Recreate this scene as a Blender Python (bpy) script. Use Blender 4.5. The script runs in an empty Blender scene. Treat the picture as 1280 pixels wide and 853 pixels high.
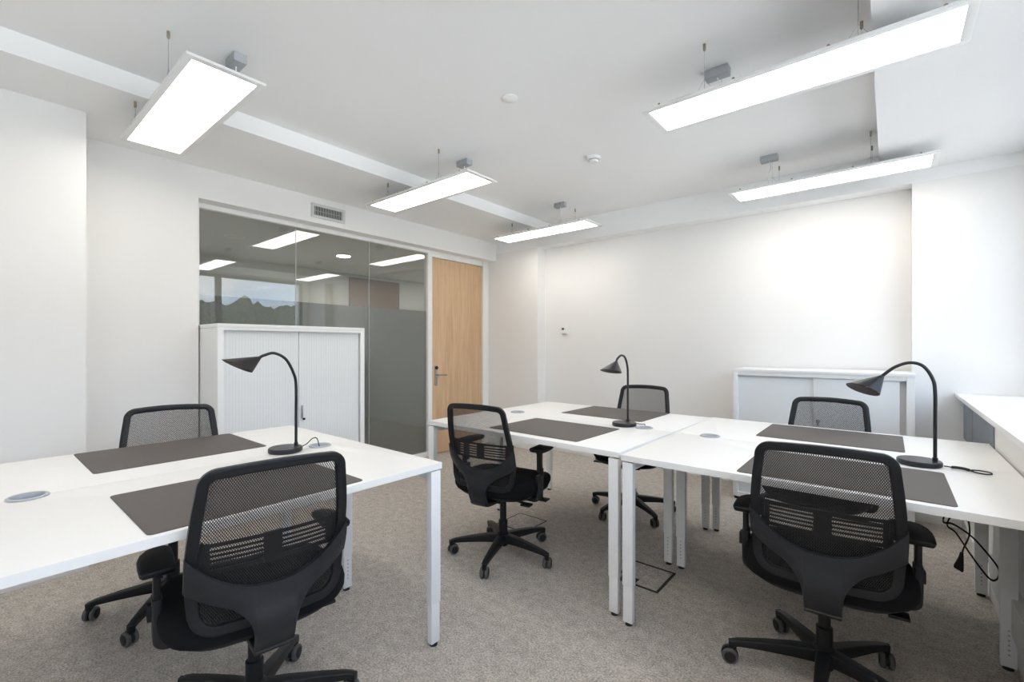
import bpy, bmesh, math, random
from mathutils import Vector, Matrix
random.seed(7)
PI = math.pi
C = bpy.context.scene.collection
scene = bpy.context.scene

# ------------------------------------------------------------------ camera
CAM_YAW = math.atan(471 / 569.0)
cd = bpy.data.cameras.new('camera'); cam = bpy.data.objects.new('camera', cd); C.objects.link(cam)
cd.sensor_fit = 'HORIZONTAL'; cd.sensor_width = 36.0; cd.lens = 36.0 * 569 / 1280
cd.shift_y = 5.5 / 1280; cd.clip_start = 0.05; cd.clip_end = 400
cam.location = (0, 0, 1.21); cam.rotation_euler = (PI / 2, 0, CAM_YAW)
scene.camera = cam

# ------------------------------------------------------------------ world
w = bpy.data.worlds.new('sky'); scene.world = w; w.use_nodes = True
nt = w.node_tree; nt.nodes.clear()
def N(nt, t, **kw):
    n = nt.nodes.new(t)
    for k, v in kw.items():
        if k in n.inputs: n.inputs[k].default_value = v
        else: setattr(n, k, v)
    return n
out = N(nt, 'ShaderNodeOutputWorld'); bg = N(nt, 'ShaderNodeBackground', Strength=2.5)
tc = N(nt, 'ShaderNodeTexCoord'); mp = N(nt, 'ShaderNodeMapping'); mp.inputs['Scale'].default_value = (1, 1, 3.2)
nz = N(nt, 'ShaderNodeTexNoise', Scale=2.1, Detail=6.0, Roughness=0.6)
cr = N(nt, 'ShaderNodeValToRGB')
cr.color_ramp.elements[0].position = 0.42; cr.color_ramp.elements[0].color = (0.50, 0.66, 0.90, 1)
cr.color_ramp.elements[1].position = 0.62; cr.color_ramp.elements[1].color = (0.92, 0.94, 1.0, 1)
L = nt.links.new
L(tc.outputs['Generated'], mp.inputs['Vector']); L(mp.outputs['Vector'], nz.inputs['Vector'])
L(nz.outputs['Fac'], cr.inputs['Fac']); L(cr.outputs['Color'], bg.inputs['Color']); L(bg.outputs['Background'], out.inputs['Surface'])

# sun: high, from the building's far side; it lights the ground outside
sd = bpy.data.lights.new('sun', 'SUN'); sd.energy = 14.5; sd.angle = 0.009; sd.color = (1.0, 0.98, 0.95)
so = bpy.data.objects.new('sun', sd); C.objects.link(so)
so.rotation_euler = Vector((-1.0, -1.2, 3.4)).to_track_quat('Z', 'Y').to_euler()

scene.view_settings.view_transform = 'Standard'
try: scene.view_settings.look = 'None'
except Exception: pass
scene.view_settings.exposure = 0.66
scene.view_settings.gamma = 1.0
scene.view_settings.use_curve_mapping = False

PANEL_POWER = 6.2

# ------------------------------------------------------------------ materials
def srgb(r, g, b):
    f = lambda c: c / 12.92 if c <= 0.04045 else ((c + 0.055) / 1.055) ** 2.4
    return (f(r / 255), f(g / 255), f(b / 255), 1)
def mat(name, col, rough=0.6, metal=0.0, spec=0.5, bump=0.0, bscale=200.0, var=0.0, vscale=40.0):
    m = bpy.data.materials.new(name); m.use_nodes = True; nt = m.node_tree
    p = nt.nodes['Principled BSDF']
    p.inputs['Base Color'].default_value = col; p.inputs['Roughness'].default_value = rough
    p.inputs['Metallic'].default_value = metal; p.inputs['Specular IOR Level'].default_value = spec
    tc = N(nt, 'ShaderNodeTexCoord')
    if var:
        nz = N(nt, 'ShaderNodeTexNoise', Scale=vscale, Detail=3.0)
        r = N(nt, 'ShaderNodeValToRGB')
        r.color_ramp.elements[0].position = 0.3; r.color_ramp.elements[1].position = 0.7
        r.color_ramp.elements[0].color = tuple(c * (1 - var) for c in col[:3]) + (1,)
        r.color_ramp.elements[1].color = tuple(min(1, c * (1 + var)) for c in col[:3]) + (1,)
        nt.links.new(tc.outputs['Object'], nz.inputs['Vector']); nt.links.new(nz.outputs['Fac'], r.inputs['Fac'])
        nt.links.new(r.outputs['Color'], p.inputs['Base Color'])
    if bump:
        nb = N(nt, 'ShaderNodeTexNoise', Scale=bscale, Detail=2.0); bp = N(nt, 'ShaderNodeBump', Strength=bump, Distance=0.002)
        nt.links.new(tc.outputs['Object'], nb.inputs['Vector']); nt.links.new(nb.outputs['Fac'], bp.inputs['Height'])
        nt.links.new(bp.outputs['Normal'], p.inputs['Normal'])
    return m
M = {}
M['wall'] = mat('wall paint', (0.86, 0.85, 0.835, 1), 0.9, spec=0.2, bump=0.08, bscale=90, var=0.008, vscale=3)
M['ceiling'] = mat('ceiling paint', (0.93, 0.93, 0.925, 1), 0.95, spec=0.1, bump=0.05, bscale=60, var=0.006, vscale=2)
M['trim'] = mat('white trim', (0.86, 0.86, 0.85, 1), 0.45, bump=0.03, bscale=20, var=0.01, vscale=4)
M['desk'] = mat('white laminate', (0.83, 0.82, 0.80, 1), 0.38, spec=0.4, bump=0.03, bscale=400, var=0.006, vscale=6)
M['steel'] = mat('white powder coat', (0.84, 0.85, 0.855, 1), 0.42, bump=0.03, bscale=500, var=0.01, vscale=20)
M['cabinet'] = mat('white cabinet metal', (0.84, 0.85, 0.85, 1), 0.5, bump=0.02, bscale=400, var=0.008, vscale=8)
M['tambour'] = mat('pale grey tambour', (0.80, 0.825, 0.84, 1), 0.55, bump=0.02, bscale=300, var=0.01, vscale=8)
M['mat'] = mat('charcoal felted vinyl', (0.095, 0.082, 0.074, 1), 0.62, bump=0.15, bscale=900, var=0.05, vscale=300)
M['plastic'] = mat('black plastic', (0.011, 0.012, 0.014, 1), 0.45, spec=0.32, bump=0.08, bscale=900, var=0.08, vscale=200)
M['plastic_grey'] = mat('graphite plastic', (0.016, 0.017, 0.021, 1), 0.45, spec=0.40, bump=0.08, bscale=900, var=0.08, vscale=200)
M['fabric'] = mat('black fabric', (0.010, 0.010, 0.012, 1), 0.95, spec=0.15, bump=0.5, bscale=1200, var=0.2, vscale=600)
M['thread'] = mat('black mesh thread', (0.030, 0.028, 0.028, 1), 0.8, spec=0.3, var=0.1, vscale=500)
M['tyre'] = mat('grey caster tyre', (0.10, 0.10, 0.10, 1), 0.6, var=0.1, vscale=100)
M['lamp'] = mat('satin black metal', (0.028, 0.028, 0.032, 1), 0.32, metal=0.55, spec=0.5, var=0.05, vscale=200)
M['lamp_in'] = mat('grey lamp inside', (0.10, 0.09, 0.085, 1), 0.6, var=0.05, vscale=50)
M['rubber'] = mat('black rubber', (0.012, 0.012, 0.012, 1), 0.7, var=0.1, vscale=100)
M['chrome'] = mat('brushed nickel', (0.42, 0.42, 0.43, 1), 0.32, metal=0.9, var=0.05, vscale=100)
M['boxgrey'] = mat('grey plastic box', (0.40, 0.42, 0.44, 1), 0.5, var=0.03, vscale=60)
M['brass'] = mat('dull brass', (0.34, 0.29, 0.22, 1), 0.4, metal=0.6, var=0.05, vscale=60)
M['grommet_ring'] = mat('grey grommet ring', (0.42, 0.44, 0.47, 1), 0.4, var=0.03, vscale=60)
M['grommet'] = mat('blue grey grommet', (0.15, 0.19, 0.25, 1), 0.35, spec=0.5, var=0.05, vscale=60)
M['grille'] = mat('grey grille metal', (0.60, 0.61, 0.61, 1), 0.5, var=0.03, vscale=60)
M['dark'] = mat('dark void', (0.035, 0.035, 0.035, 1), 0.9, var=0.05, vscale=60)
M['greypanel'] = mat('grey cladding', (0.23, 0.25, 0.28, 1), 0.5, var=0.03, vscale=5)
M['alu'] = mat('window frame grey', (0.20, 0.21, 0.22, 1), 0.4, metal=0.3, var=0.03, vscale=20)
M['corr'] = mat('corridor paint', (0.68, 0.72, 0.72, 1), 0.9, spec=0.1, var=0.01, vscale=3)
M['brown'] = mat('brown veneer', (0.20, 0.13, 0.09, 1), 0.6, var=0.08, vscale=8)
M['hill'] = mat('tree canopy green', (0.05, 0.055, 0.04, 1), 0.95, bump=0.6, bscale=2, var=0.5, vscale=1.2)
M['near_ground_dark'] = mat('near_ground_dark', (0.06, 0.062, 0.065, 1), 0.9, var=0.2, vscale=0.5)
M['ground'] = mat('outside ground', (0.52, 0.53, 0.53, 1), 0.9, var=0.15, vscale=0.3)
def emis(name, col, s):
    m = bpy.data.materials.new(name); m.use_nodes = True; nt = m.node_tree; nt.nodes.clear()
    o = N(nt, 'ShaderNodeOutputMaterial'); e = N(nt, 'ShaderNodeEmission', Strength=s); e.inputs['Color'].default_value = col
    nt.links.new(e.outputs['Emission'], o.inputs['Surface']); return m
M['diffuser'] = emis('lit diffuser', (1.0, 0.95, 0.88, 1), PANEL_POWER)
M['downlight'] = emis('lit downlight', (1.0, 0.90, 0.80, 1), 170.0)

def wood():
    m = bpy.data.materials.new('pale oak veneer'); m.use_nodes = True; nt = m.node_tree; p = nt.nodes['Principled BSDF']
    tc = N(nt, 'ShaderNodeTexCoord'); mp = N(nt, 'ShaderNodeMapping'); mp.inputs['Scale'].default_value = (9, 9, 0.5)
    n1 = N(nt, 'ShaderNodeTexNoise', Scale=3.0, Detail=8.0, Roughness=0.65, Distortion=0.6)
    mp2 = N(nt, 'ShaderNodeMapping'); mp2.inputs['Scale'].default_value = (120, 120, 2.5)
    n2 = N(nt, 'ShaderNodeTexNoise', Scale=3.0, Detail=3.0)
    mx = N(nt, 'ShaderNodeMath', operation='MULTIPLY_ADD'); mx.inputs[1].default_value = 0.35
    r = N(nt, 'ShaderNodeValToRGB')
    r.color_ramp.elements[0].position = 0.42; r.color_ramp.elements[0].color = (0.52, 0.325, 0.18, 1)
    r.color_ramp.elements[1].position = 0.95; r.color_ramp.elements[1].color = (0.74, 0.53, 0.34, 1)
    k = nt.links.new
    k(tc.outputs['Object'], mp.inputs['Vector']); k(tc.outputs['Object'], mp2.inputs['Vector'])
    k(mp.outputs['Vector'], n1.inputs['Vector']); k(mp2.outputs['Vector'], n2.inputs['Vector'])
    k(n2.outputs['Fac'], mx.inputs[0]); k(n1.outputs['Fac'], mx.inputs[2]); k(mx.outputs[0], r.inputs['Fac'])
    k(r.outputs['Color'], p.inputs['Base Color']); p.inputs['Roughness'].default_value = 0.5
    return m
M['oak'] = wood()
def carpet():
    m = bpy.data.materials.new('speckled loop carpet'); m.use_nodes = True; nt = m.node_tree; p = nt.nodes['Principled BSDF']
    tc = N(nt, 'ShaderNodeTexCoord'); k = nt.links.new
    n1 = N(nt, 'ShaderNodeTexNoise', Scale=130.0, Detail=3.0, Roughness=0.7)
    n2 = N(nt, 'ShaderNodeTexNoise', Scale=24.0, Detail=3.0)
    n3 = N(nt, 'ShaderNodeTexVoronoi', Scale=260.0)
    mx = N(nt, 'ShaderNodeMath', operation='MULTIPLY_ADD'); mx.inputs[1].default_value = 0.30
    r = N(nt, 'ShaderNodeValToRGB'); e = r.color_ramp.elements
    e[0].position = 0.50; e[0].color = (0.32, 0.285, 0.25, 1)
    e[1].position = 0.82; e[1].color = (0.70, 0.655, 0.60, 1)
    x = e.new(0.64); x.color = (0.49, 0.445, 0.40, 1)
    for n in (n1, n2, n3): k(tc.outputs['Object'], n.inputs['Vector'])
    k(n2.outputs['Fac'], mx.inputs[0]); k(n1.outputs['Fac'], mx.inputs[2]); k(mx.outputs[0], r.inputs['Fac'])
    k(r.outputs['Color'], p.inputs['Base Color'])
    b = N(nt, 'ShaderNodeBump', Strength=0.6, Distance=0.004); k(n3.outputs['Distance'], b.inputs['Height']); k(b.outputs['Normal'], p.inputs['Normal'])
    p.inputs['Roughness'].default_value = 1.0; p.inputs['Specular IOR Level'].default_value = 0.1
    return m
M['carpet'] = carpet()
def glass(name, tint, ior=1.5):
    m = bpy.data.materials.new(name); m.use_nodes = True; nt = m.node_tree; nt.nodes.clear(); k = nt.links.new
    o = N(nt, 'ShaderNodeOutputMaterial'); t = N(nt, 'ShaderNodeBsdfTransparent'); t.inputs['Color'].default_value = tint
    g = N(nt, 'ShaderNodeBsdfGlossy', Roughness=0.0); g.inputs['Color'].default_value = (1, 1, 1, 1)
    # thin sheet: the same reflectance from both sides, so the index is inverted for back faces
    f = N(nt, 'ShaderNodeFresnel'); mx = N(nt, 'ShaderNodeMixShader')
    ge = N(nt, 'ShaderNodeNewGeometry'); io = N(nt, 'ShaderNodeMapRange')
    io.inputs['To Min'].default_value = ior; io.inputs['To Max'].default_value = 1 / ior
    k(ge.outputs['Backfacing'], io.inputs['Value']); k(io.outputs['Result'], f.inputs['IOR'])
    k(f.outputs['Fac'], mx.inputs['Fac']); k(t.outputs['BSDF'], mx.inputs[1]); k(g.outputs['BSDF'], mx.inputs[2]); k(mx.outputs['Shader'], o.inputs['Surface'])
    return m
M['glass_int'] = glass('smoked partition glass', (0.85, 0.87, 0.86, 1), 1.8)
M['glass_win'] = glass('window glass', (0.97, 0.98, 0.98, 1), 1.45)
def film():
    m = bpy.data.materials.new('frosted film'); m.use_nodes = True; nt = m.node_tree; nt.nodes.clear(); k = nt.links.new
    o = N(nt, 'ShaderNodeOutputMaterial'); d = N(nt, 'ShaderNodeBsdfDiffuse'); t = N(nt, 'ShaderNodeBsdfTransparent')
    tc = N(nt, 'ShaderNodeTexCoord'); mp = N(nt, 'ShaderNodeMapping'); mp.inputs['Rotation'].default_value = (0.6, 0, 0); mp.inputs['Scale'].default_value = (1, 18, 60)
    n = N(nt, 'ShaderNodeTexNoise', Scale=3.0, Detail=4.0)
    r = N(nt, 'ShaderNodeValToRGB'); r.color_ramp.elements[0].position = 0.4; r.color_ramp.elements[1].position = 0.62
    r.color_ramp.elements[0].color = (0.26, 0.252, 0.24, 1); r.color_ramp.elements[1].color = (0.35, 0.34, 0.325, 1)
    k(tc.outputs['Object'], mp.inputs['Vector']); k(mp.outputs['Vector'], n.inputs['Vector']); k(n.outputs['Fac'], r.inputs['Fac']); k(r.outputs['Color'], d.inputs['Color'])
    t.inputs['Color'].default_value = (0.5, 0.5, 0.5, 1)
    mx = N(nt, 'ShaderNodeMixShader'); mx.inputs['Fac'].default_value = 0.9
    k(t.outputs['BSDF'], mx.inputs[1]); k(d.outputs['BSDF'], mx.inputs[2]); k(mx.outputs['Shader'], o.inputs['Surface'])
    return m
M['film'] = film()

# ------------------------------------------------------------------ mesh helpers
class MB:
    def __init__(s): s.bm = bmesh.new()
    def box(s, x0, x1, y0, y1, z0, z1, bev=0.0, seg=2):
        r = bmesh.ops.create_cube(s.bm, size=1.0)
        vs = r['verts']
        for v in vs:
            v.co = Vector(((x0 + x1) / 2 + v.co.x * (x1 - x0), (y0 + y1) / 2 + v.co.y * (y1 - y0), (z0 + z1) / 2 + v.co.z * (z1 - z0)))
        if bev > 0:
            es = list({e for v in vs for e in v.link_edges})
            bmesh.ops.bevel(s.bm, geom=es, offset=bev, segments=seg, affect='EDGES', profile=0.6)
        return s
    def prism(s, pts, z0, z1, bev=0.0):
        a = [s.bm.verts.new((p[0], p[1], z0)) for p in pts]; b = [s.bm.verts.new((p[0], p[1], z1)) for p in pts]
        n = len(pts); top = s.bm.faces.new(b); bot = s.bm.faces.new(a[::-1])
        for i in range(n): s.bm.faces.new((a[i], a[(i + 1) % n], b[(i + 1) % n], b[i]))
        if bev > 0: bmesh.ops.bevel(s.bm, geom=list(top.edges), offset=bev, segments=2, affect='EDGES', profile=0.6)
        return s
    def rings(s, rings, cap=True, closed=False):
        R = [[s.bm.verts.new(p) for p in r] for r in rings]; n = len(R[0])
        for i in range(len(R) - (0 if closed else 1)):
            A, B = R[i], R[(i + 1) % len(R)]
            for j in range(n): s.bm.faces.new((A[j], A[(j + 1) % n], B[(j + 1) % n], B[j]))
        if cap and not closed: s.bm.faces.new(R[0][::-1]); s.bm.faces.new(R[-1])
        return s
    def sweep(s, path, prof, up=(0, 0, 1), closed=False, scales=None):
        """prof: list of (a, b): a along side, b along up-ish"""
        P = [Vector(p) for p in path]; n = len(P); rr = []
        for i in range(n):
            if closed: t = P[(i + 1) % n] - P[i - 1]
            else: t = P[min(i + 1, n - 1)] - P[max(i - 1, 0)]
            t.normalize(); u = Vector(up) if not callable(up) else Vector(up(i))
            sd = t.cross(u)
            if sd.length < 1e-4: sd = t.cross(Vector((1, 0, 0)))
            sd.normalize(); uu = sd.cross(t).normalized(); k = scales[i] if scales else (1, 1)
            if not isinstance(k, tuple): k = (k, k)
            rr.append([P[i] + sd * (a * k[0]) + uu * (b * k[1]) for a, b in prof])
        return s.rings(rr, closed=closed)
    def tube(s, path, r, n=10, up=(0.13, 0.21, 0.97), closed=False, scales=None):
        return s.sweep(path, [(r * math.cos(2 * PI * i / n), r * math.sin(2 * PI * i / n)) for i in range(n)], up, closed, scales)
    def lathe(s, prof, n=24, axis='z', o=(0, 0, 0)):
        rr = []
        for r, h in prof:
            ring = []
            for i in range(n):
                a = 2 * PI * i / n; c, d = max(r, 1e-5) * math.cos(a), max(r, 1e-5) * math.sin(a)
                p = {'z': (c, d, h), 'x': (h, c, d), 'y': (d, h, c)}[axis]
                ring.append(Vector(o) + Vector(p))
            rr.append(ring)
        return s.rings(rr)
    def quad(s, *p):
        s.bm.faces.new([s.bm.verts.new(q) for q in p]); return s
    def build(s, name, m, parent=None, smooth=True, loc=None, rot=None, angle=0.6):
        bmesh.ops.recalc_face_normals(s.bm, faces=s.bm.faces)
        me = bpy.data.meshes.new(name); s.bm.to_mesh(me); s.bm.free()
        me.materials.append(M[m] if isinstance(m, str) else m)
        if smooth:
            me.polygons.foreach_set('use_smooth', [True] * len(me.polygons)); me.set_sharp_from_angle(angle=angle)
        o = bpy.data.objects.new(name, me); C.objects.link(o)
        if parent: o.parent = parent
        if loc: o.location = loc
        if rot: o.rotation_euler = rot
        return o
def BX(*a, **k): return MB().box(*a, **k)
def rr(hx, hy, r, n=5, cx=0, cy=0):
    pts = []
    for sx, sy, a0 in ((1, 1, 0), (-1, 1, PI / 2), (-1, -1, PI), (1, -1, 3 * PI / 2)):
        for i in range(n + 1):
            a = a0 + PI / 2 * i / n
            pts.append((cx + sx * (hx - r) + r * math.cos(a), cy + sy * (hy - r) + r * math.sin(a)))
    return pts
def smooth_path(pts, k=6):
    P = [Vector(p) for p in pts]; out = []
    for i in range(len(P) - 1):
        p0, p1, p2, p3 = P[max(i - 1, 0)], P[i], P[i + 1], P[min(i + 2, len(P) - 1)]
        for j in range(k):
            t = j / k
            out.append(0.5 * ((2 * p1) + (p2 - p0) * t + (2 * p0 - 5 * p1 + 4 * p2 - p3) * t * t + (3 * p1 - p0 - 3 * p2 + p3) * t ** 3))
    out.append(P[-1]); return out
def thing(name, label, cat, loc=(0, 0, 0), rz=0, group=None):
    o = bpy.data.objects.new(name, None); o.empty_display_size = 0.1; C.objects.link(o)
    o.location = loc; o.rotation_euler = (0, 0, rz); tag(o, label, cat, group); return o
def tag(o, label, cat, group=None):
    o['label'] = label; o['category'] = cat
    if group: o['group'] = group
    return o
def struct(o, label=None):
    o['kind'] = 'structure'
    if label: o['label'] = label
    return o
def setting(name, label=None, loc=(0, 0, 0)):
    o = bpy.data.objects.new(name, None); o.empty_display_size = 0.1; C.objects.link(o); o.location = loc
    return struct(o, label)
def dup(o, parent=None):
    c = o.copy(); C.objects.link(c)
    if parent: c.parent = parent
    for ch in list(o.children): dup(ch, c)
    return c

# ------------------------------------------------------------------ room shell
XG = -3.887; XS = -3.737; XW = 0.75; YB = 4.35; YF = 4.205; YN = -2.8
ZM = 2.569; ZL = 2.467; ZR = 2.421; ZBH = 2.335; XSTEP = -2.91; XR = -0.05
struct(BX(-7.2, 1.0, YN - .2, 6.6, -.1, 0).build('floor', 'carpet', smooth=False), 'beige and grey speckled loop carpet')
cm = MB().box(XSTEP, XR, YN, YF + .02, ZM, ZM + .1).box(-3.9, XSTEP, YN, YF + .02, ZL, ZM + .1).box(XR, 1.0, YN, YF + .02, ZR, ZM + .1)
struct(cm.build('ceiling', 'ceiling', smooth=False), 'white ceiling with a raised middle section')
struct(BX(-3.9, 1.0, YF, YB + .1, ZBH, ZM + .1).build('trim_1', 'ceiling', smooth=False), 'white boxed bulkhead along the top of the back wall')
struct(BX(-3.95, 1.0, YB, YB + .12, 0, ZBH + .01).build('wall_back', 'wall', smooth=False), 'white back wall')
struct(BX(XG - .06, -3.10, YF, YB + .005, 0, ZBH).build('wall_corner', 'wall', smooth=False), 'white corner column beside the oak door')
struct(BX(0.125, 1.0, YF, YB + .005, 0, ZBH).build('wall_right', 'wall', smooth=False), 'white pier beside the window sill')
# left wall: nearer pier, wall plane, soffit
struct(BX(-3.95, -3.335, YN, 0.427, 0, ZL + .02).build('wall_left', 'wall', smooth=False), 'white wall pier at the left edge')
lm = MB().box(XS - .25, XS, 0.42, 1.06, 0, ZL + .02).box(XS - .25, XS, 1.06, YF + .005, 2.248, ZL + .02)
struct(lm.build('wall_corridor', 'wall', smooth=False), 'white wall and soffit around the glazed corridor partition')
struct(BX(-3.9, 1.0, YN - .12, YN, 0, ZM + .1).build('wall_front', 'wall', smooth=False), 'white wall behind the viewpoint')
# baseboards
struct(BX(-3.10, 0.125, YB - .012, YB + .002, 0, .075, bev=.003).build('baseboard_back', 'trim'), 'white baseboard of the back wall')
struct(BX(-3.88, -3.088, YF - .012, YF + .002, 0, .075, bev=.003).build('baseboard_corner', 'trim'), 'white baseboard of the corner column')
struct(BX(0.113, .386, YF - .012, YF + .002, 0, .075, bev=.003).build('baseboard_right', 'trim'), 'white baseboard of the pier')
struct(BX(-3.337, -3.323, YN, 0.437, 0, .10, bev=.003).build('baseboard_left', 'trim'), 'white baseboard of the left pier')
# partition: frame, panes, film
pt = setting('window_1', 'glazed corridor partition of tall smoked panes with frosted lower film', (XG, 2.1, 0))
BX(-.03, .03, -1.06, 2.06, 2.215, 2.262, bev=.002).build('frame', 'trim', pt)
BX(-.03, .03, -1.06, 1.16, 0, .05, bev=.002).build('frame', 'trim', pt)
BX(-.035, .035, 1.128, 1.185, 0, 2.215, bev=.002).build('frame', 'trim', pt)
BX(-.03, .03, -1.08, -1.0, 0, 2.215, bev=.002).build('frame', 'trim', pt)
ys = [1.10, 1.809, 2.517, 3.228]
for i in range(3):
    a, b = ys[i] - 2.1 + .002, ys[i + 1] - 2.1 - .002
    p = BX(-.005, .005, a, b, .05, 2.215).build('glass_pane', 'glass_int', pt, smooth=False)
    BX(-.0085, -.0065, a, b, .05, 1.583).build('frosted_film', 'film', p, smooth=False)
for y in (1.809, 2.517):
    BX(-.006, .006, y - 2.1 - .0015, y - 2.1 + .0015, .05, 2.215).build('joint', 'grille', pt, smooth=False)
# door
dr = setting('door_1', 'pale oak door with white frame', (XG, 3.287, 0))
BX(-.03, .012, 0, .805, .008, 2.18, bev=.002).build('door_leaf', 'oak', dr)
BX(-.035, .035, .809, .875, 0, 2.23, bev=.002).build('door_frame', 'trim', dr)
BX(-.035, .035, 0, .81, 2.184, 2.215, bev=.002).build('door_frame', 'trim', dr)
BX(-.035, .02, .875, .92, 0, 2.26).build('door_frame', 'wall', dr)
h = MB().prism(rr(.018, .115, .017, cx=0, cy=0), 0, .008, bev=.002).build('handle_plate', 'chrome', dr, loc=(.012, .068, .875))
h.rotation_euler = (PI / 2, 0, PI / 2)
MB().tube(smooth_path([(.015, .068, .885), (.05, .068, .885), (.058, .075, .885), (.06, .10, .884), (.058, .185, .88)], 5), .008, 10).build('door_handle', 'chrome', dr)
MB().lathe([(0, 0), (.017, 0), (.019, .004), (.019, .011), (.015, .014), (0, .014)], 20, 'x', (.02, .068, .962)).build('key_reader', 'rubber', dr)
# corridor behind glass
struct(MB().box(-7.1, -7.0, -1.5, 6.6, 0, 2.6).box(-7.0, XG - .1, -1.6, -1.5, 0, 2.6).box(-7.0, XG - .1, 6.5, 6.6, 0, 2.6)
       .box(-3.96, -3.92, YF, 6.5, 0, 2.6).box(-3.96, -3.92, -1.5, .5, 0, 2.6).build('wall_passage', 'corr', smooth=False), 'pale wall of the corridor beyond the glass')
struct(BX(-7.1, XG - .1, -1.6, 6.6, 2.42, 2.5).build('ceiling_corridor', 'corr', smooth=False), 'corridor ceiling beyond the glass')
struct(BX(-7.0, -6.96, 4.15, 5.15, 0.0, 2.36, bev=.003).build('door_2', 'brown'), 'brown veneered door across the corridor')
LBL = {(-5.7, 3.3): 'lit round corridor downlight seen through the middle glass pane', (-5.6, 1.93): 'switched-off round corridor downlight, a pale ring above the tall cabinet',
       (-5.6, .5): 'round corridor downlight hidden behind the left wall', (-5.7, 4.9): 'round corridor downlight hidden beyond the oak door'}
for x, y in ((-5.7, 3.3), (-5.6, 1.93), (-5.6, .5), (-5.7, 4.9)):
    d = thing('downlight', LBL[(x, y)], 'ceiling light', (x, y, 2.42), 0, 'corridor downlights')
    MB().lathe([(.085, 0), (.095, -.004), (.10, -.001), (.10, .004), (.085, .004)], 28).build('trim_ring', 'trim', d)
    MB().lathe([(0, -.001), (.084, -.001), (.084, .003), (0, .003)], 28).build('lens', 'corr' if (x, y) == (-5.6, 1.93) else 'downlight', d)

# ------------------------------------------------------------------ window side
XP = 0.385
struct(BX(XP, 0.78, YN, YF + .01, 0, .868).build('wall_parapet', 'wall', smooth=False), 'white parapet below the window sill')
sl = BX(0.338, 0.80, YN, YF - .001, .868, .893, bev=.003).build('trim_2', 'trim'); struct(sl, 'white window sill running along the right side')
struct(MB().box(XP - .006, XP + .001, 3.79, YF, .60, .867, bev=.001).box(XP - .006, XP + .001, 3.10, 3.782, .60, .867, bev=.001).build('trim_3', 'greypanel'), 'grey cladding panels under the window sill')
struct(BX(XP - .035, XP + .001, 0.5, 2.96, .135, .27, bev=.004).build('trim_4', 'trim'), 'white cable trunking along the parapet')
struct(BX(XP - .012, XP + .002, YN, YF, 0, .075, bev=.003).build('baseboard_window', 'trim'), 'white baseboard below the window side')
struct(BX(0.72, 1.0, YN, YF + .05, 2.39, ZM + .1).build('wall_lintel', 'wall', smooth=False), 'white lintel above the windows')
struct(BX(0.74, 1.0, 4.095, YF + .01, .86, 2.4).build('wall_pier', 'wall', smooth=False), 'white pier closing the window wall')
struct(BX(0.74, 1.0, YN - .1, YN + .15, .86, 2.4).build('wall_pier_front', 'wall', smooth=False), 'white pier at the front end of the window wall')
ww = [4.095, 2.70, 1.30, -.10, -1.50, YN + .15]
for i in range(5):
    a, b = ww[i + 1], ww[i]; W = setting('window_%d' % (i + 2), 'tall window above the sill', (XW, (a + b) / 2, .893)); hw = (b - a) / 2; H = 2.39 - .893
    for q in ((-hw, -hw + .045, 0, H), (hw - .045, hw, 0, H), (-hw, hw, 0, .05), (-hw, hw, H - .05, H)):
        BX(-.0, .06, q[0], q[1], q[2], q[3], bev=.003).build('window_frame', 'alu', W)
    BX(.025, .033, -hw + .04, hw - .04, .045, H - .045).build('pane', 'glass_win', W, smooth=False)
# outside
struct(BX(20, 200, -200, 200, -9.2, -9).build('ground', 'ground', smooth=False), 'pale open ground outside below the windows')
struct(BX(1.2, 20, -200, 200, -9.2, -8.98).build('near_ground', 'near_ground_dark', smooth=False), 'unseen ground close to the building, darkened to cut bounced light')  # near ground made dark so less light bounces onto the ceiling by the windows
hb = MB(); NX = 420
for k, (X0, base, amp) in enumerate(((105, 9.0, 4.0), (150, 13.0, 6.0))):
    prev = None
    for i in range(NX + 1):
        y = -180 + 400 * i / NX
        hgt = base + amp * (.5 * math.sin(y * .045 + k) + .2 * math.sin(y * .13 + 2 * k) + .06 * math.sin(y * .37)) + random.choice((random.uniform(-.2, .5), random.uniform(-1.0, 2.5)))
        cur = [hb.bm.verts.new(q) for q in ((X0 - 12, y, -9), (X0 - 6, y, (hgt - 9) / 2.2 + random.uniform(-.7, .7)), (X0, y, hgt), (X0 + 8, y, hgt - 1.5), (X0 + 18, y, -9))]
        if prev:
            for j in range(4): hb.bm.faces.new((prev[j], cur[j], cur[j + 1], prev[j + 1]))
        prev = cur
struct(hb.build('wooded_hillside', 'hill'), 'dark wooded hillside outside the windows')

# ------------------------------------------------------------------ fittings on walls and ceiling
g = thing('air_vent', 'grey rectangular air grille on the soffit above the glazed partition', 'vent', (XS, 2.022, 2.352))
BX(.0, .001, -.125, .125, -.038, .038).build('backing', 'dark', g)
MB().box(0, .008, -.155, .155, .037, .062, bev=.002).box(0, .008, -.155, .155, -.062, -.037, bev=.002).box(0, .008, -.155, -.127, -.038, .038, bev=.002).box(0, .008, .127, .155, -.038, .038, bev=.002).build('frame', 'grille', g)
v0 = None
for i in range(17):
    y = -.118 + i * .01475
    if v0 is None: v0 = BX(.001, .006, -.0018, .0018, -.037, .037).build('vertical_blade', 'grille', g, loc=(0, y, 0))
    else:
        o = v0.copy(); C.objects.link(o); o.location = (0, y, 0)
BX(.0005, .003, -.126, .126, -.0012, .0012).build('cross_blade', 'grille', g)
t = thing('thermostat', 'small white wall thermostat with black display on the back wall', 'thermostat', (-2.82, YB, 1.385))
MB().box(-.042, .042, -.022, 0, -.042, .042, bev=.005).build('housing', 'trim', t)
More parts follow.
